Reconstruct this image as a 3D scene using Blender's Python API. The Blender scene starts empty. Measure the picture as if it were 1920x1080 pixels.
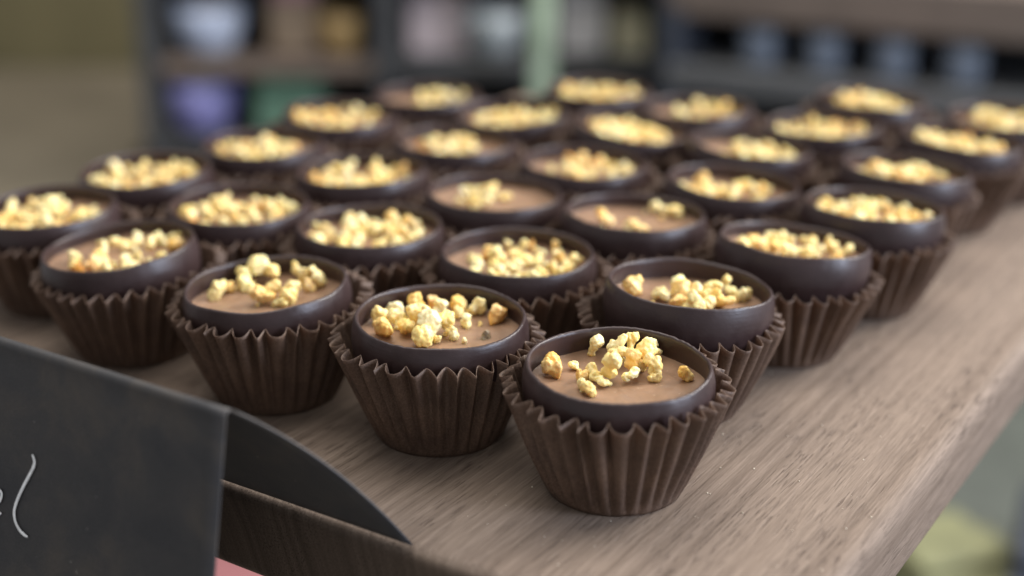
import bpy, bmesh, math, random
from mathutils import Vector, Matrix, noise
sc = bpy.context.scene
COL = sc.collection
MM = 0.001
R = math.radians

# ------------------------------------------------------------------ camera
PITCH = 20.7
cam_d = bpy.data.cameras.new('camera')
cam = bpy.data.objects.new('camera', cam_d); COL.objects.link(cam)
cam.location = (0, 0, 116.5 * MM)
cam.rotation_euler = (R(90 - PITCH), 0, 0)
cam_d.sensor_width = 36.0
cam_d.lens = 2700 / 1920 * 36
cam_d.clip_start = 0.01
cam_d.clip_end = 60
cam_d.dof.use_dof = True
cam_d.dof.focus_distance = 0.243
cam_d.dof.aperture_fstop = cam_d.lens / 7.2
sc.camera = cam

# ------------------------------------------------------------------ world and lamps
w = bpy.data.worlds.new('World'); sc.world = w; w.use_nodes = True
w.node_tree.nodes['Background'].inputs[0].default_value = (0.95, 0.97, 1.0, 1)
w.node_tree.nodes['Background'].inputs[1].default_value = 0.38

def area(name, loc, target, sx, sy, power, col):
    d = bpy.data.lights.new(name, 'AREA'); d.shape = 'RECTANGLE'; d.size = sx; d.size_y = sy
    d.energy = power; d.color = col
    o = bpy.data.objects.new(name, d); COL.objects.link(o); o.location = loc
    o.rotation_euler = (Vector(target) - Vector(loc)).to_track_quat('-Z', 'Y').to_euler()
    return o
area('window_light', (1.20, 0.72, 0.86), (0.02, 0.28, 0), 0.65, 0.65, 29, (1.0, 0.97, 0.93))
area('window_light_cool', (0.92, -0.10, 0.33), (0.02, 0.28, 0.02), 0.32, 0.42, 9.0, (0.70, 0.80, 1.0))
area('ceiling_light', (-0.1, 0.9, 2.1), (0.0, 0.8, 0), 1.8, 1.8, 40, (1.0, 0.96, 0.90))

sc.view_settings.view_transform = 'Standard'
sc.view_settings.look = 'None'
sc.view_settings.exposure = 0.2
sc.view_settings.gamma = 1.0
sc.render.engine = 'CYCLES'
sc.cycles.use_denoising = True

# ------------------------------------------------------------------ helpers
def tag(o, label=None, cat=None, group=None, kind=None):
    if label: o['label'] = label
    if cat: o['category'] = cat
    if group: o['group'] = group
    if kind: o['kind'] = kind
    return o
def obj(name, bm, mat, parent=None, smooth=True, scale=MM):
    me = bpy.data.meshes.new(name)
    if scale != 1: bmesh.ops.scale(bm, vec=(scale,) * 3, verts=bm.verts)
    if smooth:
        for f in bm.faces: f.smooth = True
    bm.normal_update(); bm.to_mesh(me); bm.free()
    if mat: me.materials.append(mat)
    o = bpy.data.objects.new(name, me); COL.objects.link(o)
    if parent: o.parent = parent
    return o
def empty(name, loc, rot=(0, 0, 0), **k):
    o = bpy.data.objects.new(name, None); COL.objects.link(o)
    o.location = Vector(loc) * MM; o.rotation_euler = rot; o.empty_display_size = 0.01
    tag(o, **k); return o
def lathe(prof, n=96, fn=None, close_top=False, close_bot=False):
    bm = bmesh.new(); rings = []
    for k, (r, z) in enumerate(prof):
        ring = []
        for i in range(n):
            a = 2 * math.pi * i / n
            rr, zz = (fn(a, r, z, k) if fn else (r, z))
            ring.append(bm.verts.new((rr * math.cos(a), rr * math.sin(a), zz)))
        rings.append(ring)
    for A, B in zip(rings, rings[1:]):
        for i in range(n):
            j = (i + 1) % n
            bm.faces.new((A[i], A[j], B[j], B[i]))
    if close_bot:
        c = bm.verts.new((0, 0, prof[0][1]))
        for i in range(n): bm.faces.new((c, rings[0][(i + 1) % n], rings[0][i]))
    if close_top:
        c = bm.verts.new((0, 0, prof[-1][1]))
        for i in range(n): bm.faces.new((c, rings[-1][i], rings[-1][(i + 1) % n]))
    return bm
def box(bm, x0, x1, y0, y1, z0, z1, bev=0.0, seg=3):
    vs = [bm.verts.new((x, y, z)) for z in (z0, z1) for y in (y0, y1) for x in (x0, x1)]
    F = [(0, 2, 3, 1), (4, 5, 7, 6), (0, 1, 5, 4), (2, 6, 7, 3), (0, 4, 6, 2), (1, 3, 7, 5)]
    fs = [bm.faces.new([vs[i] for i in f]) for f in F]
    if bev:
        es = list({e for f in fs for e in f.edges})
        bmesh.ops.bevel(bm, geom=es, offset=bev, segments=seg, profile=0.5, affect='EDGES')
    return bm
def bxm(*a, **k):
    return box(bmesh.new(), *a, **k)

# ------------------------------------------------------------------ materials
def new_mat(name):
    m = bpy.data.materials.new(name); m.use_nodes = True
    nt = m.node_tree; b = nt.nodes['Principled BSDF']
    return m, nt, b
def N(nt, t, **k):
    n = nt.nodes.new(t)
    for a, v in k.items():
        if a.startswith('i_'):
            n.inputs[a[2:].replace('_', ' ')].default_value = v
        else: setattr(n, a, v)
    return n
def ramp(nt, stops, src):
    r = N(nt, 'ShaderNodeValToRGB'); e = r.color_ramp.elements
    while len(e) < len(stops): e.new(0.5)
    for q, (p, c) in zip(e, stops):
        q.position = p; q.color = (*c, 1) if len(c) == 3 else c
    nt.links.new(src, r.inputs[0]); return r
def tex(nt, scale, detail=4, rough=0.55, vec=None, dist=0.0):
    n = N(nt, 'ShaderNodeTexNoise'); n.inputs['Scale'].default_value = scale
    n.inputs['Detail'].default_value = detail; n.inputs['Roughness'].default_value = rough
    n.inputs['Distortion'].default_value = dist
    if vec: nt.links.new(vec, n.inputs['Vector'])
    return n
def coord(nt, sx=1, sy=1, sz=1):
    t = N(nt, 'ShaderNodeTexCoord'); m = N(nt, 'ShaderNodeMapping')
    m.inputs['Scale'].default_value = (sx, sy, sz)
    nt.links.new(t.outputs['Object'], m.inputs['Vector']); return m.outputs[0]
def bump(nt, b, h, strength, dist, prev=None):
    n = N(nt, 'ShaderNodeBump'); n.inputs['Strength'].default_value = strength; n.inputs['Distance'].default_value = dist
    nt.links.new(h, n.inputs['Height'])
    if prev: nt.links.new(prev, n.inputs['Normal'])
    nt.links.new(n.outputs[0], b.inputs['Normal']); return n.outputs[0]
def mix(nt, fac, a, bb, mode='MIX'):
    m = N(nt, 'ShaderNodeMix', data_type='RGBA', blend_type=mode)
    for s, v in ((0, fac), (6, a), (7, bb)):
        if hasattr(v, 'links'): nt.links.new(v, m.inputs[s])
        else: m.inputs[s].default_value = v if s == 0 else (*v, 1)
    return m.outputs[2]
def plain(name, col, rough=0.6, var=0.15, scale=40, metal=0.0, spec=0.5):
    m, nt, b = new_mat(name)
    n = tex(nt, scale, 3, vec=coord(nt))
    lo = tuple(c * (1 - var) for c in col); hi = tuple(min(1, c * (1 + var)) for c in col)
    nt.links.new(ramp(nt, [(0.35, lo), (0.65, hi)], n.outputs[0]).outputs[0], b.inputs['Base Color'])
    b.inputs['Roughness'].default_value = rough; b.inputs['Metallic'].default_value = metal
    b.inputs['Specular IOR Level'].default_value = spec
    return m

def mat_chocolate():
    m, nt, b = new_mat('dark_chocolate')
    v = coord(nt)
    oi = N(nt, 'ShaderNodeObjectInfo')
    add = N(nt, 'ShaderNodeVectorMath', operation='ADD'); nt.links.new(v, add.inputs[0])
    comb = N(nt, 'ShaderNodeCombineXYZ'); nt.links.new(oi.outputs['Random'], comb.inputs[0]); nt.links.new(comb.outputs[0], add.inputs[1])
    n1 = tex(nt, 180, 5, 0.6, add.outputs[0]); n2 = tex(nt, 2200, 3, 0.6, add.outputs[0])
    c = ramp(nt, [(0.3, (0.031, 0.0165, 0.0160)), (0.7, (0.045, 0.0255, 0.0245))], n1.outputs[0])
    # faint dusty bloom speckle
    sp = ramp(nt, [(0.66, (0, 0, 0)), (0.78, (1, 1, 1))], n2.outputs[0])
    mm_ = N(nt, 'ShaderNodeMath', operation='MULTIPLY'); mm_.inputs[1].default_value = 0.22; nt.links.new(sp.outputs[0], mm_.inputs[0])
    nt.links.new(mix(nt, mm_.outputs[0], c.outputs[0], (0.16, 0.12, 0.11)), b.inputs['Base Color'])
    rr = ramp(nt, [(0.3, (0.34,) * 3), (0.7, (0.46,) * 3)], n1.outputs[0])
    nt.links.new(rr.outputs[0], b.inputs['Roughness'])
    b.inputs['Subsurface Weight'].default_value = 0.0
    n3 = tex(nt, 900, 4, 0.65, add.outputs[0])
    p = bump(nt, b, n3.outputs[0], 0.35, 0.00012)
    # moulding striations round the wall
    sv = coord(nt, 60, 60, 2600); n4 = tex(nt, 1, 2, 0.5, sv)
    bump(nt, b, n4.outputs[0], 0.22, 0.00010, p)
    return m
def mat_filling():
    m, nt, b = new_mat('caramel_filling')
    v = coord(nt)
    n1 = tex(nt, 260, 4, 0.5, v, 0.6)
    c = ramp(nt, [(0.3, (0.240, 0.140, 0.082)), (0.7, (0.325, 0.196, 0.120))], n1.outputs[0])
    n2 = tex(nt, 2400, 2, 0.5, v)
    sp = ramp(nt, [(0.70, (0, 0, 0)), (0.76, (1, 1, 1))], n2.outputs[0])
    nt.links.new(mix(nt, sp.outputs[0], c.outputs[0], (0.62, 0.46, 0.33)), b.inputs['Base Color'])
    b.inputs['Roughness'].default_value = 0.42
    b.inputs['Subsurface Weight'].default_value = 0.12
    b.inputs['Subsurface Radius'].default_value = (1.0, 0.5, 0.3); b.inputs['Subsurface Scale'].default_value = 0.0008
    p = bump(nt, b, n1.outputs[0], 0.5, 0.0004)
    n3 = tex(nt, 1500, 4, 0.6, v); bump(nt, b, n3.outputs[0], 0.25, 0.00012, p)
    return m
def mat_nut():
    m, nt, b = new_mat('caramelised_nut')
    v = coord(nt)
    oi = N(nt, 'ShaderNodeObjectInfo')
    off = N(nt, 'ShaderNodeCombineXYZ'); nt.links.new(oi.outputs['Random'], off.inputs[0]); nt.links.new(oi.outputs['Random'], off.inputs[2])
    add = N(nt, 'ShaderNodeVectorMath', operation='ADD'); nt.links.new(v, add.inputs[0]); nt.links.new(off.outputs[0], add.inputs[1])
    n1 = tex(nt, 620, 4, 0.6, add.outputs[0])
    f = ramp(nt, [(0.42, (0, 0, 0)), (0.68, (1, 1, 1))], n1.outputs[0])
    pale = mix(nt, 0.5, oi.outputs['Color'], (0.88, 0.78, 0.50))
    deep = mix(nt, 1.0, oi.outputs['Color'], (0.98, 0.86, 0.66), 'MULTIPLY')
    c = mix(nt, f.outputs[0], deep, pale)
    nt.links.new(c, b.inputs['Base Color'])
    b.inputs['Roughness'].default_value = 0.38
    b.inputs['Subsurface Weight'].default_value = 0.35
    b.inputs['Subsurface Radius'].default_value = (1.0, 0.75, 0.42); b.inputs['Subsurface Scale'].default_value = 0.0008
    n2 = tex(nt, 2600, 5, 0.7, add.outputs[0]); p = bump(nt, b, n2.outputs[0], 0.6, 0.00025)
    return m
def mat_paper():
    m, nt, b = new_mat('brown_glassine_paper')
    v = coord(nt)
    oi = N(nt, 'ShaderNodeObjectInfo')
    comb = N(nt, 'ShaderNodeCombineXYZ'); nt.links.new(oi.outputs['Random'], comb.inputs[0])
    add = N(nt, 'ShaderNodeVectorMath', operation='ADD'); nt.links.new(v, add.inputs[0]); nt.links.new(comb.outputs[0], add.inputs[1])
    n1 = tex(nt, 2800, 4, 0.7, add.outputs[0]); n2 = tex(nt, 140, 3, 0.6, add.outputs[0])
    c1 = ramp(nt, [(0.36, (0.095, 0.060, 0.044)), (0.66, (0.245, 0.165, 0.122))], n1.outputs[0])
    c2 = ramp(nt, [(0.3, (0.72, 0.70, 0.70)), (0.7, (1.18, 1.14, 1.08))], n2.outputs[0])
    c = mix(nt, 1.0, c1.outputs[0], c2.outputs[0], 'MULTIPLY')
    nt.links.new(c, b.inputs['Base Color'])
    b.inputs['Roughness'].default_value = 0.52
    b.inputs['Specular IOR Level'].default_value = 0.42
    bump(nt, b, n1.outputs[0], 0.35, 0.0001)
    tr = N(nt, 'ShaderNodeBsdfTranslucent'); tr.inputs[0].default_value = (0.34, 0.20, 0.125, 1)
    ms = N(nt, 'ShaderNodeMixShader'); ms.inputs[0].default_value = 0.25
    out = nt.nodes['Material Output']
    nt.links.new(b.outputs[0], ms.inputs[1]); nt.links.new(tr.outputs[0], ms.inputs[2]); nt.links.new(ms.outputs[0], out.inputs[0])
    return m
def mat_wood():
    m, nt, b = new_mat('walnut_board')
    # grain runs along local Y; growth rings circle an axis under the board
    warp = tex(nt, 1.0, 3, 0.5, coord(nt, 14, 1.6, 14))
    t = N(nt, 'ShaderNodeTexCoord'); sep = N(nt, 'ShaderNodeSeparateXYZ'); nt.links.new(t.outputs['Object'], sep.inputs[0])
    def M(op, a, c=None):
        n = N(nt, 'ShaderNodeMath', operation=op)
        for i, q in enumerate((a, c)):
            if q is None: continue
            if hasattr(q, 'links'): nt.links.new(q, n.inputs[i])
            else: n.inputs[i].default_value = q
        return n.outputs[0]
    dx = M('ADD', sep.outputs[0], 0.052); dz = M('ADD', sep.outputs[2], 0.030)
    r = M('SQRT', M('ADD', M('MULTIPLY', dx, dx), M('MULTIPLY', dz, dz)))
    wv = M('MULTIPLY', M('SUBTRACT', warp.outputs[0], 0.5), 0.016)
    rr = M('ADD', r, wv)
    comb = N(nt, 'ShaderNodeCombineXYZ'); nt.links.new(rr, comb.inputs[0])
    ring = tex(nt, 520, 4, 0.7, comb.outputs[0])
    ringw = tex(nt, 70, 2, 0.5, comb.outputs[0])
    fine = tex(nt, 1, 4, 0.65, coord(nt, 3000, 120, 3000))
    patch = tex(nt, 1, 3, 0.5, coord(nt, 42, 9, 42))
    c = ramp(nt, [(0.30, (0.125, 0.092, 0.070)), (0.50, (0.198, 0.152, 0.120)), (0.72, (0.272, 0.214, 0.172))], ring.outputs[0])
    c3 = ramp(nt, [(0.35, (0.90, 0.88, 0.87)), (0.65, (1.10, 1.09, 1.07))], ringw.outputs[0])
    c4 = ramp(nt, [(0.3, (0.93, 0.93, 0.94)), (0.7, (1.06, 1.05, 1.04))], patch.outputs[0])
    col = mix(nt, 1.0, c.outputs[0], c3.outputs[0], 'MULTIPLY')
    col = mix(nt, 1.0, col, c4.outputs[0], 'MULTIPLY')
    cf = ramp(nt, [(0.3, (0.68, 0.66, 0.65)), (0.7, (1.26, 1.26, 1.25))], fine.outputs[0])
    col = mix(nt, 0.9, col, cf.outputs[0], 'MULTIPLY')
    # open pores: short dark dashes along the grain
    pore = tex(nt, 1, 2, 0.5, coord(nt, 2600, 170, 2600))
    pr = ramp(nt, [(0.57, (0, 0, 0)), (0.64, (1, 1, 1))], pore.outputs[0])
    pd = tex(nt, 1, 2, 0.5, coord(nt, 90, 25, 90))
    pdr = ramp(nt, [(0.42, (0.1,) * 3), (0.62, (1,) * 3)], pd.outputs[0])
    pf = M('MULTIPLY', pr.outputs[0], pdr.outputs[0])
    pfm = M('MULTIPLY', pf, 0.75)
    col = mix(nt, pfm, col, (0.075, 0.050, 0.038))
    # end-grain faces get a darker colour than the long grain
    sn = N(nt, 'ShaderNodeSeparateXYZ'); nt.links.new(t.outputs['Normal'], sn.inputs[0])
    eg = ramp(nt, [(0.75, (0, 0, 0)), (0.97, (1, 1, 1))], M('ABSOLUTE', sn.outputs[1]))
    dark = mix(nt, 1.0, col, (0.50, 0.48, 0.46), 'MULTIPLY')
    nt.links.new(mix(nt, eg.outputs[0], col, dark), b.inputs['Base Color'])
    b.inputs['Roughness'].default_value = 0.72
    b.inputs['Specular IOR Level'].default_value = 0.22
    p = bump(nt, b, fine.outputs[0], 0.30, 0.00022)
    inv = M('SUBTRACT', 1.0, pf)
    bump(nt, b, inv, 0.6, 0.00022, p)
    return m
def mat_card():
    m, nt, b = new_mat('black_chalkboard_card')
    v = coord(nt)
    n1 = tex(nt, 75, 4, 0.6, v, 0.4); n2 = tex(nt, 3600, 3, 0.6, v)
    c = ramp(nt, [(0.34, (0.031, 0.031, 0.034)), (0.50, (0.041, 0.039, 0.040)), (0.68, (0.064, 0.055, 0.048))], n1.outputs[0])
    sp = ramp(nt, [(0.3, (0.80,) * 3), (0.7, (1.25,) * 3)], n2.outputs[0])
    col = mix(nt, 1.0, c.outputs[0], sp.outputs[0], 'MULTIPLY')
    n5 = tex(nt, 900, 1, 0.4, v); d = ramp(nt, [(0.80, (0, 0, 0)), (0.84, (1, 1, 1))], n5.outputs[0])
    nt.links.new(mix(nt, d.outputs[0], col, (0.3, 0.28, 0.26)), b.inputs['Base Color'])
    b.inputs['Roughness'].default_value = 0.55
    b.inputs['Specular IOR Level'].default_value = 0.38
    bump(nt, b, n2.outputs[0], 0.25, 0.00008)
    return m
CHOC, FILL, NUT, PAPER, WOOD, CARD = mat_chocolate(), mat_filling(), mat_nut(), mat_paper(), mat_wood(), mat_card()
CHALK = plain('white_chalk_ink', (0.85, 0.86, 0.88), 0.7, 0.12, 900)

# ------------------------------------------------------------------ display board
BO = (-32.5, 204.8)                      # front-left end of the board's frame of reference, mm
BA = R(57.2 - 90)                        # local X across the grain, local Y along the grain
ux, uy = Vector((math.cos(BA), math.sin(BA), 0)), Vector((-math.sin(BA), math.cos(BA), 0))
def board_pt(s, g, z=0): return Vector((BO[0], BO[1], 0)) + ux * s + uy * g + Vector((0, 0, z))
board = obj('display_board', bxm(-134, 78.9, 0.0, 272, -16.8, 0, bev=2.6, seg=7), WOOD)
board.location = Vector((BO[0], BO[1], 0)) * MM; board.rotation_euler.z = BA
tag(board, 'grey brown walnut board with rounded edges carrying all the chocolate cups', 'board')
for p in board.data.polygons: p.use_smooth = True

# ------------------------------------------------------------------ nut crumbs, a set of lumpy shapes
def nut_mesh(seed, kind):
    rng = random.Random(seed)
    bm = bmesh.new()
    lobes = {'single': 1, 'double': 2, 'knobbly': 3, 'cluster': 4}[kind]
    pos = Vector((0, 0, 0))
    for i in range(lobes):
        rad = {'single': 0.5, 'double': rng.uniform(.30, .40), 'knobbly': rng.uniform(.28, .38), 'cluster': rng.uniform(.25, .34)}[kind]
        s = bmesh.ops.create_icosphere(bm, subdivisions=3, radius=rad)
        if i:
            d = Vector((rng.uniform(-1, 1), rng.uniform(-1, 1), rng.uniform(-.5, .5))).normalized()
            pos = (pos if rng.random() < .6 else Vector((0, 0, 0))) + d * rad * .95
        sq = Vector((rng.uniform(.8, 1.15), rng.uniform(.72, 1.0), rng.uniform(.68, .95)))
        # flat fracture planes
        planes = [(Vector((rng.gauss(0, 1), rng.gauss(0, 1), rng.gauss(0, 1))).normalized(), rng.uniform(.60, .82)) for _ in range(10)]
        for v in s['verts']:
            n = v.co.normalized(); k = 1.0
            for pn, pd in planes:
                q = n.dot(pn)
                if q > pd: k = min(k, pd / q)
            k *= 1 + 0.14 * noise.noise(n * 2.3 + Vector((seed * 3.1 + i, 0, 0)))
            v.co = Vector((n.x * sq.x, n.y * sq.y, n.z * sq.z)) * rad * k + pos
    me = bpy.data.meshes.new('tmp'); bm.to_mesh(me); bm.free()
    o = bpy.data.objects.new('tmp', me); COL.objects.link(o)
    md = o.modifiers.new('r', 'REMESH'); md.mode = 'VOXEL'; md.voxel_size = 0.038
    ms = o.modifiers.new('s', 'SMOOTH'); ms.factor = 0.6; ms.iterations = 1
    dg = bpy.context.evaluated_depsgraph_get(); dg.update()
    ev = bpy.data.meshes.new_from_object(o.evaluated_get(dg))
    bpy.data.objects.remove(o); bpy.data.meshes.remove(me)
    bm = bmesh.new(); bm.from_mesh(ev); bpy.data.meshes.remove(ev)
    # small crystalline lumps
    bm.normal_update()
    for v in bm.verts:
        d = noise.noise(v.co * 7.0 + Vector((seed, 1, 2))) * 0.045 + abs(noise.noise(v.co * 11 + Vector((seed, 5, 2)))) * 0.045 - 0.01
        v.co += v.normal * d
    xs = [v.co for v in bm.verts]
    c = sum(xs, Vector()) / len(xs); ext = max((x - c).length for x in xs)
    for v in bm.verts: v.co = (v.co - c) * (0.5 / ext) * 1.12
    for f in bm.faces: f.smooth = True
    bmesh.ops.scale(bm, vec=(MM,) * 3, verts=bm.verts)
    me = bpy.data.meshes.new('nut_piece'); bm.to_mesh(me); bm.free(); me.materials.append(NUT)
    return me
NUTS = [nut_mesh(i + 1, k) for i, k in enumerate(['single', 'double', 'knobbly', 'knobbly', 'cluster', 'double', 'knobbly', 'cluster', 'double', 'knobbly', 'cluster', 'single', 'double', 'knobbly'])]
NUTCOL = [(0.93, 0.80, 0.44), (0.90, 0.68, 0.28), (0.84, 0.53, 0.15), (0.74, 0.38, 0.085), (0.10, 0.045, 0.03)]
NUTCOL = [(0.94, 0.86, 0.49), (0.94, 0.78, 0.35), (0.91, 0.64, 0.22), (0.82, 0.47, 0.13), (0.09, 0.04, 0.028)]
def add_nut(parent, x, y, z, size, cls, rng):
    me = rng.choice(NUTS if cls < 2 else [NUTS[i] for i in (0, 1, 5, 8, 11, 12, 2)])
    o = bpy.data.objects.new('nut_piece', me); COL.objects.link(o); o.parent = parent
    o.location = Vector((x, y, z)) * MM
    s = size * rng.uniform(.98, 1.1)
    o.scale = (s * rng.uniform(.92, 1.12), s * rng.uniform(.88, 1.05), s * rng.uniform(.85, 1.0))
    o.rotation_euler = (rng.uniform(0, 6.3), rng.uniform(0, 6.3), rng.uniform(0, 6.3))
    c = NUTCOL[cls]; j = rng.uniform(.92, 1.08); k = rng.uniform(.9, 1.1)
    o.color = (min(1, c[0] * j), min(1, c[1] * j), min(1, c[2] * j * k), 1)
    return o

# ------------------------------------------------------------------ chocolate cups in pleated paper cases
# shell profile (radius, height), outside going up then over the lip and down inside
OUT = [(9.5, 0.5), (10.9, 0.7), (11.5, 1.6), (12.3, 4.0), (13.3, 7.0), (14.3, 10.0), (15.05, 12.8), (15.55, 15.2), (15.78, 17.3), (15.70, 19.0), (15.45, 20.3), (15.22, 21.0)]
LIP = [(15.14, 21.30), (14.98, 21.48), (14.72, 21.48), (14.52, 21.28)]
INN = [(14.46, 20.8), (14.55, 19.6), (14.72, 18.0), (14.70, 16.0), (13.9, 14.8), (12.0, 14.0), (6, 13.8)]
def shell_r(z):
    P_ = OUT
    for (r0, z0), (r1, z1) in zip(P_, P_[1:]):
        if z <= z1: return r0 + (r1 - r0) * max(0, (z - z0)) / (z1 - z0)
    return 15.2
def make_shell(seed, parent, quality=1):
    off = Vector((seed * 7.3, 0, 0))
    nO = len(OUT)
    def fn(a, r, z, k):
        d = Vector((math.cos(a), math.sin(a), 0))
        r2 = r * (1 + 0.016 * noise.noise(d * 1.2 + off) + 0.003 * noise.noise(d * 5 + off + Vector((0, 0, z * .2))))
        z2 = z
        if nO - 1 <= k <= nO + 4:
            z2 += 0.38 * noise.noise(d * 1.5 + off * 2)                       # uneven lip
            ch = noise.noise(d * 14 + off)
            z2 += 0.09 * noise.noise(d * 24 + off) - max(0, ch - .38) * 0.35   # tiny chips along the edge
        return r2, z2
    def sm(P_, n):   # refine the profile with catmull-rom
        out = []
        for i in range(len(P_) - 1):
            p0, p1, p2, p3 = P_[max(i - 1, 0)], P_[i], P_[i + 1], P_[min(i + 2, len(P_) - 1)]
            for q in range(n):
                t = q / n
                out.append(tuple(.5 * (2 * b + (c - a_) * t + (2 * a_ - 5 * b + 4 * c - d) * t * t + (3 * b - a_ - 3 * c + d) * t ** 3) for a_, b, c, d in zip(p0, p1, p2, p3)))
        return out + [P_[-1]]
    bm = lathe(OUT + LIP + INN, 240 if quality else 120, fn, close_bot=True, close_top=True)
    o = obj('chocolate_shell', bm, CHOC, parent)
    return o
def make_filling(seed, parent, fz):
    off = Vector((seed * 3.7, 9, 0))
    prof = [(0.01, 0), (2, 0), (4, 0), (6, 0), (8, 0), (10, 0), (11.5, 0), (12.8, .02), (13.7, .10), (14.25, .30), (14.7, .55)]
    prof = [(0.01, 0)] + [(0.6 * i, 0) for i in range(1, 22)] + [(13.7, .10), (14.3, .22), (14.9, .5)]
    def fn(a, r, z, k):
        p = Vector((math.cos(a) * r, math.sin(a) * r, 0))
        return r, fz + z + 0.28 * noise.noise(p * 0.16 + off) + 0.09 * noise.noise(p * 0.7 + off) + 0.035 * noise.noise(p * 2.1 + off)
    bm = lathe(prof, 120, fn)
    bmesh.ops.reverse_faces(bm, faces=bm.faces)
    bm.normal_update()
    if sum(f.normal.z for f in bm.faces) < 0: bmesh.ops.reverse_faces(bm, faces=bm.faces)
    return obj('caramel_filling', bm, FILL, parent)

def make_case(seed, me_xy, neigh, tilt, near, H=18.6):
    rng = random.Random(seed * 11 + 5)
    n = rng.choice([32, 33, 34, 35]); per = 14 if near else 9
    tot = n * per; off = Vector((seed * 5.1, 2, 1))
    rows = 22 if near else 14
    amp = [rng.uniform(.68, 1.22) for _ in range(n)]
    jit = [rng.uniform(-.15, .15) for _ in range(n)]
    lean = rng.uniform(-.12, .12); hj = [rng.uniform(-.22, .22) for _ in range(n)]
    top_shift = Vector((rng.uniform(-.5, .5), rng.uniform(-.5, .5)))
    bm = bmesh.new(); grid = []
    cx, cy = me_xy
    nb = []
    for (qx, qy) in neigh:
        d = math.hypot(qx - cx, qy - cy)
        if d < 41: nb.append((math.atan2(qy - cy, qx - cx), d))
    for k in range(rows + 1):
        t = k / rows; row = []
        for i in range(tot):
            a0 = 2 * math.pi * i / tot
            u = i / per; j = int(u) % n; fr = u - int(u)
            jn = (j + 1) % n
            A = amp[j]; dirv = Vector((math.cos(a0), math.sin(a0), 0))
            wob = noise.noise(dirv * 2.2 + off + Vector((0, 0, t * 1.2)))
            # rounded outward pleats meeting in sharp inward folds
            w_ = ((0.54 - 0.5 * math.cos(2 * math.pi * fr)) / 1.04) ** 0.62
            prof = (w_ * 2.2 - 1.3)
            am = (0.12 + 1.08 * t ** 0.8) * (.55 + .45 * A)
            if t < .12: am *= t / .12 * .9 + .1
            R_ = 11.5 + (18.15 - 11.5) * (t ** 1.04) + 0.75 * t * wob + 0.25 * math.sin(math.pi * t)
            r = R_ + am * prof * (1 if 0 < fr < 1 else 1)
            r += t * 0.6 * noise.noise(dirv * 4.5 + off + Vector((0, 0, t * .8)))
            # pleat lean and irregular spacing
            da = (jit[j] * (1 - fr) + jit[jn] * fr) * t * (2 * math.pi / n) * 1.3 + lean * t * .4 + math.sin(2 * math.pi * fr) * 0.022 * t * math.copysign(1, jit[j]) * (.4 + 5 * abs(jit[j]))
            a = a0 + da
            z = H * t
            if t > .55: z += (t - .55) / .45 * ((hj[j] * (1 - fr) + hj[jn] * fr) + .45 * noise.noise(dirv * 1.5 + off * 1.7) - 1.0 * (w_ - .6) * (t - .55) / .45)
            x, y = r * math.cos(a), r * math.sin(a)
            sx = t * t
            x += top_shift.x * sx; y += top_shift.y * sx
            # squeeze flat against neighbouring cases
            rr = math.hypot(x, y); aa = math.atan2(y, x)
            for na, d in nb:
                c = math.cos(aa - na)
                if c > .55:
                    lim = (d / 2 - 0.12) / c
                    if rr > lim - 1.2:
                        over = rr - (lim - 1.2)
                        rr2 = lim - 1.2 + 1.2 * (1 - math.exp(-over / 1.2)) * .98
                        rr = min(rr, rr2)
            rr = max(rr, shell_r(z) + .22) if t > .12 else rr
            x, y = rr * math.cos(aa), rr * math.sin(aa)
            z += math.tan(tilt[0]) * x * t + math.tan(tilt[1]) * y * t
            row.append(bm.verts.new((x, y, max(z, 0.12))))
        grid.append(row)
    for Ra, Rb in zip(grid, grid[1:]):
        for i in range(tot):
            j = (i + 1) % tot; bm.faces.new((Ra[i], Ra[j], Rb[j], Rb[i]))
    inner = [bm.verts.new((v.co.x * .93, v.co.y * .93, 0.06)) for v in grid[0]]
    for i in range(tot):
        j = (i + 1) % tot; bm.faces.new((inner[i], inner[j], grid[0][j], grid[0][i]))
    c = bm.verts.new((0, 0, 0.12))
    for i in range(tot): bm.faces.new((c, inner[(i + 1) % tot], inner[i]))
    o = obj('paper_case', bm, PAPER)
    md = o.modifiers.new('thickness', 'SOLIDIFY'); md.thickness = 0.09 * MM; md.offset = 0
    return o

ROWS = [
 [('A', 17.2, 215.4), ('C', 31.3, 247.2), ('F', 55.5, 274.2), ('J', 77.8, 299.8), ('R', 92.4, 330.5), ('V', 112.9, 357.6), ('AE', 134.8, 383.6)],
 [('B', -13.0, 236.0), ('E', 0.8, 271.1), ('G', 25.6, 294.3), ('M', 49.4, 318.7), ('U', 58.1, 351.5), ('Z', 83.3, 374.3), ('AD', 101.7, 402.9)],
 [('D', -45.0, 252.5), ('H', -30.0, 288.3), ('K', -4.8, 311.1), ('O', 16.9, 337.3), ('W', 29.1, 369.3), ('AA', 52.3, 394.2)],
 [('I', -77.4, 274.2), ('L', -60.4, 303.7), ('P', -35.4, 330.2), ('S', -15.1, 357.5), ('X', 0.5, 387.7), ('AB', 25.1, 417.0)],
 [('N', -101.3, 300.8), ('Q', -86.7, 331.5), ('T', -63.2, 356.0), ('Y', -47.9, 386.4), ('AC', -24.4, 410.9)]]
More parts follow.
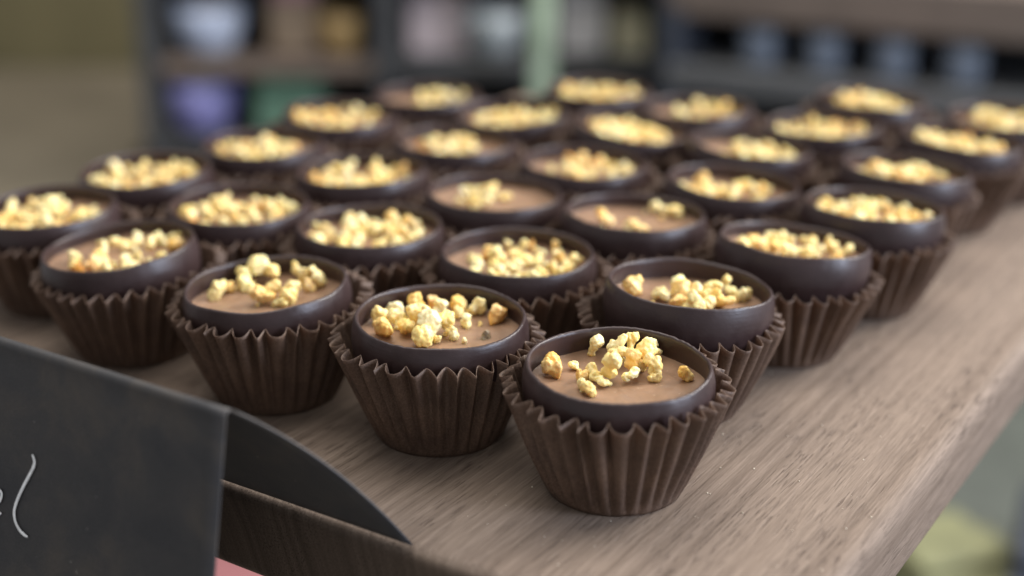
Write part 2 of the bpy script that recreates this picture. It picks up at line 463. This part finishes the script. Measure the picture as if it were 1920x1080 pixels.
HAND = {'A': [(-10.5, 6.5, 18.7, 4.0, 2), (-10.7, 4.0, 18.5, 3.6, 2), (-6.9, 6.9, 17.8, 2.0, 0), (-2.9, 12.3, 19.7, 2.6, 0), (-3.5, 12.7, 17.9, 2.2, 1), (0.4, 9.8, 20.4, 3.4, 0), (3.1, 11.9, 20.3, 3.1, 1), (6.0, 11.5, 19.7, 2.6, 0), (7.3, 11.1, 18.6, 2.0, 0), (5.3, 8.0, 20.1, 3.6, 1), (-1.1, 2.0, 20.3, 5.1, 1), (2.8, 5.6, 19.6, 3.4, 2), (6.1, 4.5, 19.4, 3.7, 1), (6.2, 3.1, 18.2, 2.8, 1), (2.3, 2.5, 18.4, 3.4, 0), (-3.8, 3.1, 18.2, 2.8, 1), (-2.6, 0.4, 18.0, 2.3, 0), (-6.0, -1.0, 18.2, 2.8, 0), (-5.0, -2.9, 18.2, 2.8, 1), (-5.7, 2.7, 18.0, 2.3, 2), (11.4, 2.8, 18.3, 3.0, 2), (0.7, 8.8, 19.5, 3.1, 1), (4.2, 6.3, 18.1, 2.7, 1)], 'B': [(-11.2, 5.5, 18.6, 3.7, 1), (-8.6, 9.4, 18.4, 3.1, 0), (-5.0, 11.2, 18.7, 4.0, 2), (-1.9, 12.7, 18.3, 3.0, 3), (2.8, 12.3, 18.5, 3.4, 2), (6.4, 10.8, 18.6, 3.6, 0), (6.7, 11.2, 18.2, 2.6, 0), (10.0, 7.3, 18.7, 3.9, 3), (-10.1, -0.6, 19.1, 4.7, 2), (-7.9, 4.0, 18.7, 3.8, 0), (-6.0, 0.9, 18.7, 3.8, 1), (-2.9, -4.1, 19.1, 3.7, 1), (-4.4, 5.0, 19.5, 3.8, 1), (-1.8, -1.1, 20.5, 4.1, 0), (1.1, 1.3, 19.9, 3.8, 1), (-0.5, 8.7, 19.3, 3.3, 0), (2.9, 8.8, 18.3, 2.9, 1), (4.4, 4.6, 18.3, 2.7, 0), (2.3, -1.0, 18.3, 2.6, 0), (-0.6, -2.5, 18.0, 1.9, 1), (-2.3, 2.1, 20.6, 3.4, 1), (8.0, -0.1, 17.5, 2.3, 4)], 'C': [(-10.0, 4.0, 19.0, 4.4, 2), (-4.9, 1.1, 18.6, 3.4, 0), (-1.5, 4.8, 20.1, 3.2, 0), (-1.4, 1.3, 19.6, 3.9, 2), (-2.3, -3.7, 18.7, 3.7, 2), (1.4, 1.5, 19.3, 3.2, 0), (0.1, -6.0, 19.2, 4.8, 0), (2.9, -3.3, 18.7, 3.5, 1), (4.8, 3.9, 19.8, 3.4, 0), (8.3, 8.8, 19.5, 2.6, 1), (3.9, -0.4, 19.6, 3.9, 1), (6.2, -1.1, 18.7, 3.7, 2), (11.0, 4.3, 18.5, 3.2, 0), (8.8, 6.5, 18.4, 2.8, 0), (9.7, 3.3, 18.1, 2.2, 1)], 'D': [(-10.4, 4.2, 18.6, 3.5, 0), (-10.2, 7.8, 18.4, 2.9, 0), (-8.5, 6.9, 18.2, 2.5, 2), (-6.1, 10.1, 19.4, 3.5, 0), (-5.3, 7.5, 18.6, 3.5, 0), (-3.4, 11.9, 20.7, 3.8, 0), (-2.1, 12.0, 20.6, 3.5, 0), (-0.6, 11.1, 19.6, 3.1, 1), (-1.0, -0.4, 19.3, 4.2, 2), (0.4, 2.9, 19.0, 3.4, 1), (4.5, 2.0, 19.5, 3.6, 1), (4.2, -0.3, 18.7, 3.8, 1), (2.6, -2.3, 17.8, 2.6, 0), (3.8, 12.3, 19.6, 2.9, 1), (5.7, 8.8, 19.1, 3.5, 1), (8.7, 7.5, 19.3, 4.1, 1), (7.2, 5.2, 18.3, 2.7, 2)], 'G': [(-6.2, 0.9, 19.7, 4.6, 2), (-0.1, -5.8, 19.6, 4.1, 2), (-1.4, -6.0, 19.1, 2.7, 0), (5.4, 9.8, 20.0, 3.1, 0), (9.7, 7.6, 19.5, 4.0, 1), (8.1, 10.2, 19.0, 2.6, 0)]}
RND = {'E': (1.9, 1.9, 12.0, 10.3, 30), 'F': (0.1, 2.5, 11.6, 8.3, 24), 'H': (-0.8, 2.5, 14.1, 12.0, 36), 'I': (0.7, 2.5, 10.7, 11.1, 22), 'J': (0.5, 2.5, 13.6, 10.5, 38), 'K': (-2.6, 2.5, 6.2, 6.8, 8), 'L': (-0.9, 2.5, 13.0, 8.2, 32), 'M': (-0.8, 2.5, 11.5, 8.8, 22), 'N': (-0.9, 2.5, 12.0, 13.0, 36), 'O': (2.3, 2.5, 11.6, 9.8, 18), 'P': (-0.4, 2.5, 12.0, 11.5, 28), 'Q': (-1.2, 2.5, 12.0, 13.0, 36), 'R': (0.4, 2.5, 10.6, 9.7, 20), 'S': (-1.9, 2.5, 8.4, 8.8, 12), 'T': (-1.7, 2.5, 9.9, 9.8, 22), 'U': (1.5, 2.5, 9.9, 9.6, 16), 'V': (1.9, 2.5, 12.9, 13.0, 42), 'W': (-1.1, 2.5, 11.2, 11.6, 26), 'X': (0.3, 2.5, 11.7, 12.7, 28), 'Y': (-1.4, 2.5, 10.8, 13.0, 26), 'Z': (-0.9, 2.5, 12.7, 10.8, 32), 'AA': (3.0, 2.5, 9.1, 10.5, 14), 'AB': (-0.3, 2.5, 12.5, 13.0, 32), 'AC': (3.5, 2.5, 7.6, 12.7, 14), 'AD': (-0.1, 2.5, 9.5, 13.0, 30), 'AE': (1.8, 2.5, 8.9, 13.0, 28)}

TILT = dict(A=(-.5, 1.5), B=(-1, 1), C=(-4.0, -2.5), D=(3.0, .5), E=(-1, 0), F=(-4.5, -5), G=(-2, -2.5), H=(0, -.5), I=(4.5, 1), J=(-3.5, -3), K=(-2, -1), M=(-4, -1), N=(2, 1), R=(-4, -2), U=(-5, -1), V=(-5, -1), W=(-7, 1), Z=(1, -1))
LIFT = dict(A=.2, B=.5, C=1.4, F=.3, G=.5, J=.2)
FZ = dict(A=17.0, B=17.2, C=17.3, D=17.3, G=18.2, E=17.6, K=18.6, I=18.2, F=18.3, M=17.4)
LOOK = dict(
 A='dark chocolate cup at the very front with its nut heap behind bare caramel',
 B='dark chocolate cup with many amber nuts and one dark crumb in front',
 C='dark chocolate cup just behind and right of the frontmost, nuts heaped towards its right',
 D='dark chocolate cup with loosely spread nuts, nearest to the folded black sign',
 E='dark chocolate cup crowded with small nut pieces, behind the two frontmost rows meeting',
 F='tilted dark chocolate cup with tall bluish wall beside the bare wood, nuts at its back',
 G='dark chocolate cup showing mostly bare caramel with only a few amber nuts',
 K='dark chocolate cup with a pale caramel top and one small nut heap')
ORD = ['first', 'second', 'third', 'fourth', 'fifth', 'sixth', 'last']
ROWN = ['row along the bare wood', 'second row from the bare wood', 'middle row', 'fourth row from the bare wood', 'row farthest from the bare wood']
WORD = {0: 'sparsely topped', 1: 'well topped', 2: 'heaped'}
LOOK['E'] = 'dark chocolate cup crowded with small nut pieces, directly behind the front three cups'
ALL = {k: (x, y) for r in ROWS for k, x, y in r}
ni = 0
for ri, row in enumerate(ROWS):
    for ci, (key, x, y) in enumerate(row):
        ni += 1
        rng = random.Random(ni * 97)
        tl = TILT.get(key, (rng.uniform(-2.5, 2), rng.uniform(-1.5, 1.5)))
        near = key in 'ABCDEFGHI'
        if key in RND: n_ = RND[key][4]
        else: n_ = len(HAND[key])
        o_ = 'last' if ci == len(row) - 1 else ORD[ci]
        lab = LOOK.get(key, '%s chocolate cup, %s from the front in the %s' % ('nut-heaped dark' if n_ > 27 else 'nut-sprinkled dark', o_, ROWN[ri]))
        if o_ == 'last' and key not in LOOK: lab = '%s chocolate cup at the far end of the %s' % ('nut-heaped dark' if n_ > 27 else 'nut-sprinkled dark', ROWN[ri])
        t = empty('chocolate_cup', (x, y, 0.3 + LIFT.get(key, 0) + .16 * max(abs(tl[0]), abs(tl[1]))), (R(tl[1]), -R(tl[0]), 0), label=lab, cat='chocolate', group='filled chocolate cups in rows on the board')
        make_shell(ni, t, near)
        fz = FZ.get(key, 17.7)
        make_filling(ni, t, fz)
        placed = []
        if key in HAND:
            for nx, ny, nz, ns, cls in HAND[key]:
                if cls == 4: z = fz + 0.1
                else: z = max(fz + .28 * ns, nz)
                add_nut(t, nx, ny, z, ns * 1.10, cls, rng)
            for q in range(9):
                src = rng.choice(HAND[key]); px, py = src[0] + rng.gauss(0, 2.2), src[1] + rng.gauss(0, 2.0)
                if math.hypot(px, py) < 13: ns = rng.uniform(.8, 1.7); add_nut(t, px, py, fz + .3 * ns, ns, rng.choice([0, 0, 1, 2]), rng)
        else:
            cx, cy, rx, ry, n_ = RND[key]
            cy = min(cy, 2.2); rx = min(rx, 12.6); ry = min(ry + 1, 12.2)
            n_ = int(n_ * 2.1)
            for q in range(n_):
                for tr in range(30):
                    a = rng.uniform(0, 6.283); u = rng.random() ** .55
                    px, py = cx + rx * u * math.cos(a), cy + ry * u * math.sin(a)
                    ns = rng.choice([1.7, 2.0, 2.3, 2.6, 2.9, 3.3])
                    lim = 14.2 - ns / 2
                    if math.hypot(px, py) < lim: break
                else: continue
                z = fz + .30 * ns
                for (ax, ay, az, as_) in placed:
                    d = math.hypot(px - ax, py - ay); s2 = (ns + as_) * .42
                    if d < s2: z = max(z, az + math.sqrt(max(0, s2 * s2 - d * d)) * .62)
                if z > fz + 2.1: continue
                placed.append((px, py, z, ns))
                add_nut(t, px, py, z, ns * 1.12, rng.choices([0, 1, 2, 3], [42, 40, 15, 3])[0], rng)
        nb = [v for k2, v in ALL.items() if k2 != key]
        cs = make_case(ni, (x, y), nb, (R(tl[0]) * .6, R(tl[1]) * .4), near, dict(A=19.2, B=19.0, D=19.2, C=18.2, F=16.6, G=18.0, J=17.0, E=18.4, R=17.4, V=17.5).get(key, rng.uniform(17.2, 18.6)))
        cs.location = Vector((x, y, 0)) * MM
        if ci == 0 and ri == 0: lab2 = 'pleated brown paper case round the frontmost chocolate cup'
        elif ci == 0 and ri == 2: lab2 = 'pleated brown paper case just behind the end of the black sign'
        elif o_ == 'last': lab2 = 'pleated brown paper case at the far end of the %s' % ROWN[ri]
        else: lab2 = 'pleated brown paper case, %s from the front in the %s' % (o_, ROWN[ri])
        tag(cs, lab2, 'paper case', 'pleated brown paper cases under the chocolates')

# tiny sugar and nut dust fallen on the wood
rng = random.Random(4)
bm = bmesh.new()
for i in range(110):
    s, g = rng.uniform(20, 77), rng.uniform(3, 120) * rng.random() ** .4
    r = rng.choice([.05, .06, .08, .1, .12, .16]) ; p = Vector((s, g, r * .6))
    q = bmesh.ops.create_icosphere(bm, subdivisions=1, radius=r)
    for v in q['verts']: v.co = Vector((v.co.x * rng.uniform(.7, 1.5), v.co.y * rng.uniform(.7, 1.4), v.co.z * .8)) + p
cr = obj('crumbs', bm, plain('sugar_dust', (0.62, 0.54, 0.42), .5, .2, 500), smooth=False)
cr.location = board.location; cr.rotation_euler = board.rotation_euler
tag(cr, 'tiny pale sugar crumbs scattered on the bare wood', 'crumbs', kind='stuff')

# ------------------------------------------------------------------ folded black card sign over the board's end
RS, RG, RZ = 2.59, -19.03, 26.84              # right end of the fold in the board's frame
sign = bpy.data.objects.new('folded_card_sign', None); COL.objects.link(sign)
sign.location = board_pt(RS - 45, RG, RZ - 40) * MM; sign.rotation_euler.z = BA
tag(sign, 'folded matt black card sign with white chalk writing hanging over the board end', 'sign')
so = (RS - 45, RG, RZ - 40)
def sl(s, g, z): return Vector((s - so[0], g - so[1], z - so[2]))
def sheet(prof, s_right, s_left, mat, name, th=0.35, nx=24):
    """prof: list of (g, z, s) along the panel; extruded to the left along the fold, given thickness."""
    bm = bmesh.new(); rows = []
    for (g, z, s) in prof:
        rows.append([bm.verts.new(sl(s + (s_left - s) * (i / nx), g + .0, z + 0.0)) for i in range(nx + 1)])
    for A, B in zip(rows, rows[1:]):
        for i in range(nx): bm.faces.new((A[i], A[i + 1], B[i + 1], B[i]))
    bmesh.ops.recalc_face_normals(bm, faces=bm.faces)
    o = obj(name, bm, mat, sign)
    md = o.modifiers.new('thickness', 'SOLIDIFY'); md.thickness = th * MM; md.offset = 0
    return o
k = 0.2; L_ = math.hypot(1, k); dg, dz_ = -k / L_, -1 / L_
fr = []
# rounded fold at the top of the front panel
rf = 0.9
for i in range(9):
    a = math.pi * (0.62 - 0.62 * i / 8) - math.atan(k) * 0
    fr.append((RG + rf * math.cos(math.pi - (math.pi * .40 - a) if False else a) * -1 * 0 + 0, RZ, RS))
fr = []
for i in range(9):
    a = R(50) + (R(180) - R(50) + math.atan(k)) * i / 8      # angle from +g axis, going over the top to the front
    fr.append((RG + rf * math.cos(a), RZ - rf + rf * math.sin(a), RS))
g0, z0, _ = fr[-1]
for i in range(1, 25):
    d = 62 * i / 24
    fr.append((g0 + dg * d, z0 + dz_ * d, RS))
sheet(fr, RS, RS - 100, CARD, 'front_panel')
g1, z1, _ = fr[0]
FS, FG, FZ_ = 19.6, 0.9, 0.25
bk = []
c1 = (g1 + (FG - g1) * .5 + 2.2, z1 + (FZ_ - z1) * .5 + 3.4)
for i in range(25):
    t = i / 24
    gg = (1 - t) ** 2 * g1 + 2 * t * (1 - t) * c1[0] + t * t * FG
    zz = (1 - t) ** 2 * z1 + 2 * t * (1 - t) * c1[1] + t * t * FZ_
    ss = RS + (FS - RS) * t
    bk.append((gg, zz, ss))
sheet(bk, RS, RS - 100, CARD, 'back_panel')
# chalk-pen strokes lying on the front panel: (u along the fold from its right end, v down the panel)
PAREN = [(-39.78, 16.62), (-39.21, 17.64), (-39.41, 18.69), (-40.45, 20.58), (-41.62, 22.63), (-42.78, 24.98), (-43.45, 27.01), (-43.23, 28.66), (-42.25, 29.86), (-41.18, 30.43), (-40.01, 30.66)]
EE = [(-50.26, 28.6), (-48.43, 27.63), (-47.03, 26.39), (-46.7, 25.17), (-47.38, 24.77), (-48.81, 25.5), (-50.06, 27.21), (-50.38, 28.84), (-49.66, 29.85), (-48.32, 29.74), (-46.53, 28.37)]
def stroke(pts, wd, name):
    bm = bmesh.new()
    P_ = []
    for i in range(len(pts) - 1):
        p0, p1, p2, p3 = pts[max(i - 1, 0)], pts[i], pts[i + 1], pts[min(i + 2, len(pts) - 1)]
        for q in range(6):
            t = q / 6
            P_.append(tuple(.5 * (2 * b + (c - a) * t + (2 * a - 5 * b + 4 * c - d) * t * t + (3 * b - a - 3 * c + d) * t ** 3) for a, b, c, d in zip(p0, p1, p2, p3)))
    P_.append(pts[-1])
    prev = None
    n_out = Vector((0, -1, k)).normalized()
    for i, (u, v) in enumerate(P_):
        a = P_[max(i - 1, 0)]; b = P_[min(i + 1, len(P_) - 1)]
        dx, dy = b[0] - a[0], b[1] - a[1]; l = math.hypot(dx, dy) or 1
        nx_, ny_ = -dy / l, dx / l
        e = min(i, len(P_) - 1 - i) / 5
        h = wd * (.55 + .45 * min(1, e)) * (1 + .15 * noise.noise(Vector((i * .3, 0, 0))))
        ring = []
        for (o_, hh) in ((-1, .0), (-.6, .05), (.6, .05), (1, .0)):
            uu, vv = u + nx_ * h * o_, v + ny_ * h * o_
            p = sl(RS + uu, RG - rf + (dg * vv), RZ + dz_ * vv) + n_out * (.22 + hh + 0.02)
            ring.append(bm.verts.new(p))
        if prev:
            for j in range(3): bm.faces.new((prev[j], prev[j + 1], ring[j + 1], ring[j]))
        prev = ring
    bmesh.ops.recalc_face_normals(bm, faces=bm.faces)
    return obj(name, bm, CHALK, sign)
stroke(PAREN, .28, 'chalk_bracket')
stroke(EE, .27, 'chalk_letter')

# ------------------------------------------------------------------ the shop behind, far out of focus
def m(name, col, rough=.6, **k): return plain(name, col, rough, **k)
DARK = m('charcoal_laminate', (0.055, 0.056, 0.058), .8)
BROWN = m('brown_shelf_wood', (0.16, 0.12, 0.095), .6, scale=15)
def setp(name, x0, x1, y0, y1, z0, z1, mat, bev=1.0, parent=None):
    cx, cy = (x0 + x1) / 2, (y0 + y1) / 2
    bm = bxm(x0 - (cx if not parent else 0), x1 - (cx if not parent else 0), y0 - (cy if not parent else 0), y1 - (cy if not parent else 0), z0 - (z0 if not parent else 0), z1 - (z0 if not parent else 0), bev=bev)
    o = obj(name, bm, mat, parent, smooth=False)
    if not parent: o.location = Vector((cx, cy, z0)) * MM
    return o
floor = setp('floor', -3000, 3000, -1200, 3600, -920, -900, m('grey_brown_floor', (0.19, 0.165, 0.14), .5, scale=3), 0); tag(floor, kind='structure')
wall = setp('wall', -3000, 3000, 3300, 3360, -899, 1800, m('olive_plaster', (0.16, 0.14, 0.09), .8, scale=2), 0); tag(wall, kind='structure')

# low display table beyond the board, left
tb = empty('side_table', (-700, 1620, -300), label='wide beige table standing behind the left end of the board', cat='table')
TB = m('beige_table_top', (0.185, 0.155, 0.110), .6, scale=8)
def addp(parent, name, mat, bm, smooth=False):
    return obj(name, bm, mat, parent, smooth)
addp(tb, 'table_top', TB, bxm(-330, 290, -360, 340, -24, 0, bev=3))
for sx in (-310, 250):
    for sy in (-330, 300): addp(tb, 'leg', TB, bxm(sx - 18, sx + 18, sy - 18, sy + 18, -599, -24.5, bev=2))
pn = setp('room_divider', -1300, -440, 1985, 2010, -899, 400, m('olive_board', (0.19, 0.165, 0.085), .7, scale=6), 3)
tag(pn, 'tall olive brown divider panel behind the beige table', 'divider')

# dark shelving unit, centre left
su = empty('shelving_unit', (-80, 1400, -899), label='dark charcoal shelving unit with a brown shelf of sweets behind the board', cat='shelf unit')
def bowl(name, x, y, z, r, h, mat, lab, grp=None, cat='bowl', fill=None):
    t = empty(name, (x, y, z), label=lab, cat=cat, group=grp)
    addp(t, 'bowl_body', mat, lathe([(r * .5, 0), (r * .75, h * .2), (r * .95, h * .6), (r, h), (r * .95, h), (r * .88, h * .6), (r * .6, h * .3)], 40, close_bot=True, close_top=True), True)
    if fill: addp(t, 'contents', fill, lathe([(.1, h * 1.02), (r * .5, h * .98), (r * .9, h * .8)], 40), True)
    return t
def packet(name, x, y, z, w_, d_, h, mat, lab, cat='packet', lid=None, rz=0):
    t = empty(name, (x, y, z), (0, 0, rz), label=lab, cat=cat)
    addp(t, 'packet_body', mat, bxm(-w_ / 2, w_ / 2, -d_ / 2, d_ / 2, 0, h * .8, bev=4))
    addp(t, 'folded_top', lid or mat, bxm(-w_ / 2 * .9, w_ / 2 * .9, -d_ / 6, d_ / 6, h * .78, h, bev=3))
    return t
WBLUE = m('pale_blue_glaze', (0.46, 0.52, 0.66), .4); LILAC = m('lilac_blue_glaze', (0.30, 0.29, 0.60), .4)
PINK = m('dusty_pink_paper', (0.42, 0.20, 0.24), .6); TAN = m('tan_kraft', (0.36, 0.26, 0.17), .6); ORG = m('amber_sweets', (0.46, 0.30, 0.12), .5)
GRN = m('mint_paper', (0.20, 0.36, 0.24), .6); WHT = m('off_white_card', (0.62, 0.60, 0.60), .5); CREAM = m('cream_card', (0.55, 0.50, 0.34), .5)
YG = m('yellow_green_card', (0.46, 0.46, 0.20), .6); GB = m('blue_grey_tin', (0.22, 0.25, 0.30), .5); RED = m('dull_red_paper', (0.30, 0.07, 0.08), .6)
# shelving unit pieces are given in shop millimetres
def wbox(parent, name, mat, x0, x1, y0, y1, z0, z1, bev=1.0):
    px, py, pz = parent.location / MM
    return addp(parent, name, mat, bxm(x0 - px, x1 - px, y0 - py, y1 - py, z0 - pz, z1 - pz, bev=bev))
NAVY = m('navy_laminate', (0.052, 0.060, 0.080), .6)
wbox(su, 'back_panel', DARK, -348, 190, 1482, 1492, -900, 420)
for x in (-348, -128, 136): wbox(su, 'upright', NAVY if x == 136 else DARK, x, x + (46 if x == 136 else 20), 1330, 1481, -900, 420)
for x0, x1 in ((-327, -129), (-107, 135)):
    for z in (-420, -236, -160, -60):
        wbox(su, 'shelf', BROWN if (z == -160 and x0 < -200) else DARK, x0, x1, 1325, 1481, z - 13, z)
bowl('glazed_bowl', -288, 1368, -159.5, 34, 46, WBLUE, 'pale blue bowl on the upper brown shelf at top left', 'glazed bowls on the shelving unit', fill=TAN)
bowl('glazed_bowl', -300, 1368, -235.5, 35, 50, LILAC, 'lilac blue bowl on the lower dark shelf, below the pale blue one', 'glazed bowls on the shelving unit', fill=WHT)
packet('sweet_packet', -208, 1380, -159.5, 46, 30, 62, TAN, 'tan packet with a dusty pink top on the upper shelf', lid=PINK)
bowl('sweet_jar', -162, 1362, -159.5, 21, 38, ORG, 'small amber jar at the right end of the upper shelf', cat='jar')
packet('sweet_packet', -214, 1372, -235.5, 66, 36, 52, GRN, 'mint green packet on the lower shelf beside the lilac bowl')
packet('sweet_packet', -70, 1375, -159.5, 58, 36, 56, m('pinkish_white_paper', (0.55, 0.46, 0.47), .5), 'pinkish white packet on the shelf left of the pale green post')
bowl('glazed_bowl', -18, 1362, -159.5, 28, 42, m('blue_grey_glaze', (0.38, 0.42, 0.44), .4), 'blue grey bowl on the shelf just left of the pale green post', 'glazed bowls on the shelving unit')
packet('sweet_packet', 66, 1378, -159.5, 44, 34, 60, WHT, 'white packet on the shelf just right of the pale green post')
packet('sweet_packet', 112, 1366, -159.5, 34, 30, 42, CREAM, 'small cream packet on the shelf beside the navy upright')
po = setp('shop_post', 17, 36, 1235, 1259, -899, 500, m('pale_green_paint', (0.38, 0.47, 0.34), .5), 2)
tag(po, 'pale green post standing in front of the dark shelving unit', 'post')

# rack of jars behind right
rk = empty('jar_rack', (148, 1175, -420), (0, 0, R(-27)), label='low rack with a thick brown top plank over a grey shelf, behind right', cat='rack')
addp(rk, 'top_plank', BROWN, bxm(-25, 420, 0, 130, 328, 368, bev=3))
GREYL = m('grey_laminate', (0.105, 0.105, 0.105), .5)
addp(rk, 'lower_shelf', GREYL, bxm(-20, 415, -8, 128, 268, 290, bev=2))
addp(rk, 'back_panel', NAVY, bxm(-24, 418, 131, 138, 0, 372, bev=1))
for x in (-24, 404): addp(rk, 'end_panel', NAVY, bxm(x, x + 14, 0, 130, -470, 337, bev=1))
ca, sa = math.cos(R(-27)), math.sin(R(-27))
wh = ['first', 'second', 'third', 'last']
for i, lx in enumerate((48, 102, 157, 212)):
    jx, jy = 148 + lx * ca - 30 * sa, 1175 + lx * sa + 30 * ca
    j = empty('grey_jar', (jx, jy, -129.8), label='blue grey lidded jar under the brown plank, %s from the left' % wh[i], cat='jar', group='blue grey jars in the rack')
    addp(j, 'jar_body', GB, lathe([(13, 0), (15, 2), (15.5, 26), (12, 32)], 32, close_bot=True, close_top=True), True)
    addp(j, 'lid', DARK, lathe([(12.5, 32), (13, 33), (13, 39), (12, 40)], 32, close_bot=True, close_top=True), True)
packet('sweet_packet', 268, 1075, -190, 60, 30, 46, RED, 'dull red packet lying below the grey shelf of the jar rack')
ls2 = setp('plinth', 180, 560, 980, 1200, -899, -190.5, m('green_grey_plinth', (0.085, 0.10, 0.095), .6), 3)
ls2.rotation_euler.z = R(-20)
tag(ls2, 'green grey plinth in front of the jar rack', 'plinth')

# lower counter seen under the board
lc = empty('lower_counter', (120, 760, -300), label='grey green counter standing lower than the board, behind it', cat='counter')
wbox(lc, 'counter_top', m('grey_green_laminate', (0.075, 0.082, 0.070), .5), -330, 480, 470, 960, -318, -300, 3)
wbox(lc, 'counter_base', DARK, -310, 460, 490, 940, -899, -319, 2)
packet('card_box', 226, 640, -299.5, 62, 90, 34, m('yellow_green_packet', (0.17, 0.17, 0.085), .7), 'yellow green card box on the lower counter at bottom right', cat='box', rz=.3)
packet('card_box', 196, 570, -299.5, 60, 40, 26, m('pale_blue_grey_card', (0.15, 0.17, 0.185), .5), 'pale blue grey box in front of the yellow green one', cat='box', rz=.3)
packet('slate_box', 272, 620, -299.5, 46, 150, 50, m('slate_tray_blue', (0.035, 0.04, 0.055), .5), 'dark slate box standing at the far bottom right corner', cat='box', rz=-.4)
packet('card_box', -128, 575, -299.5, 150, 110, 60, m('salmon_pink_card', (0.25, 0.095, 0.10), .6), 'salmon pink box under the left end of the board', cat='box')
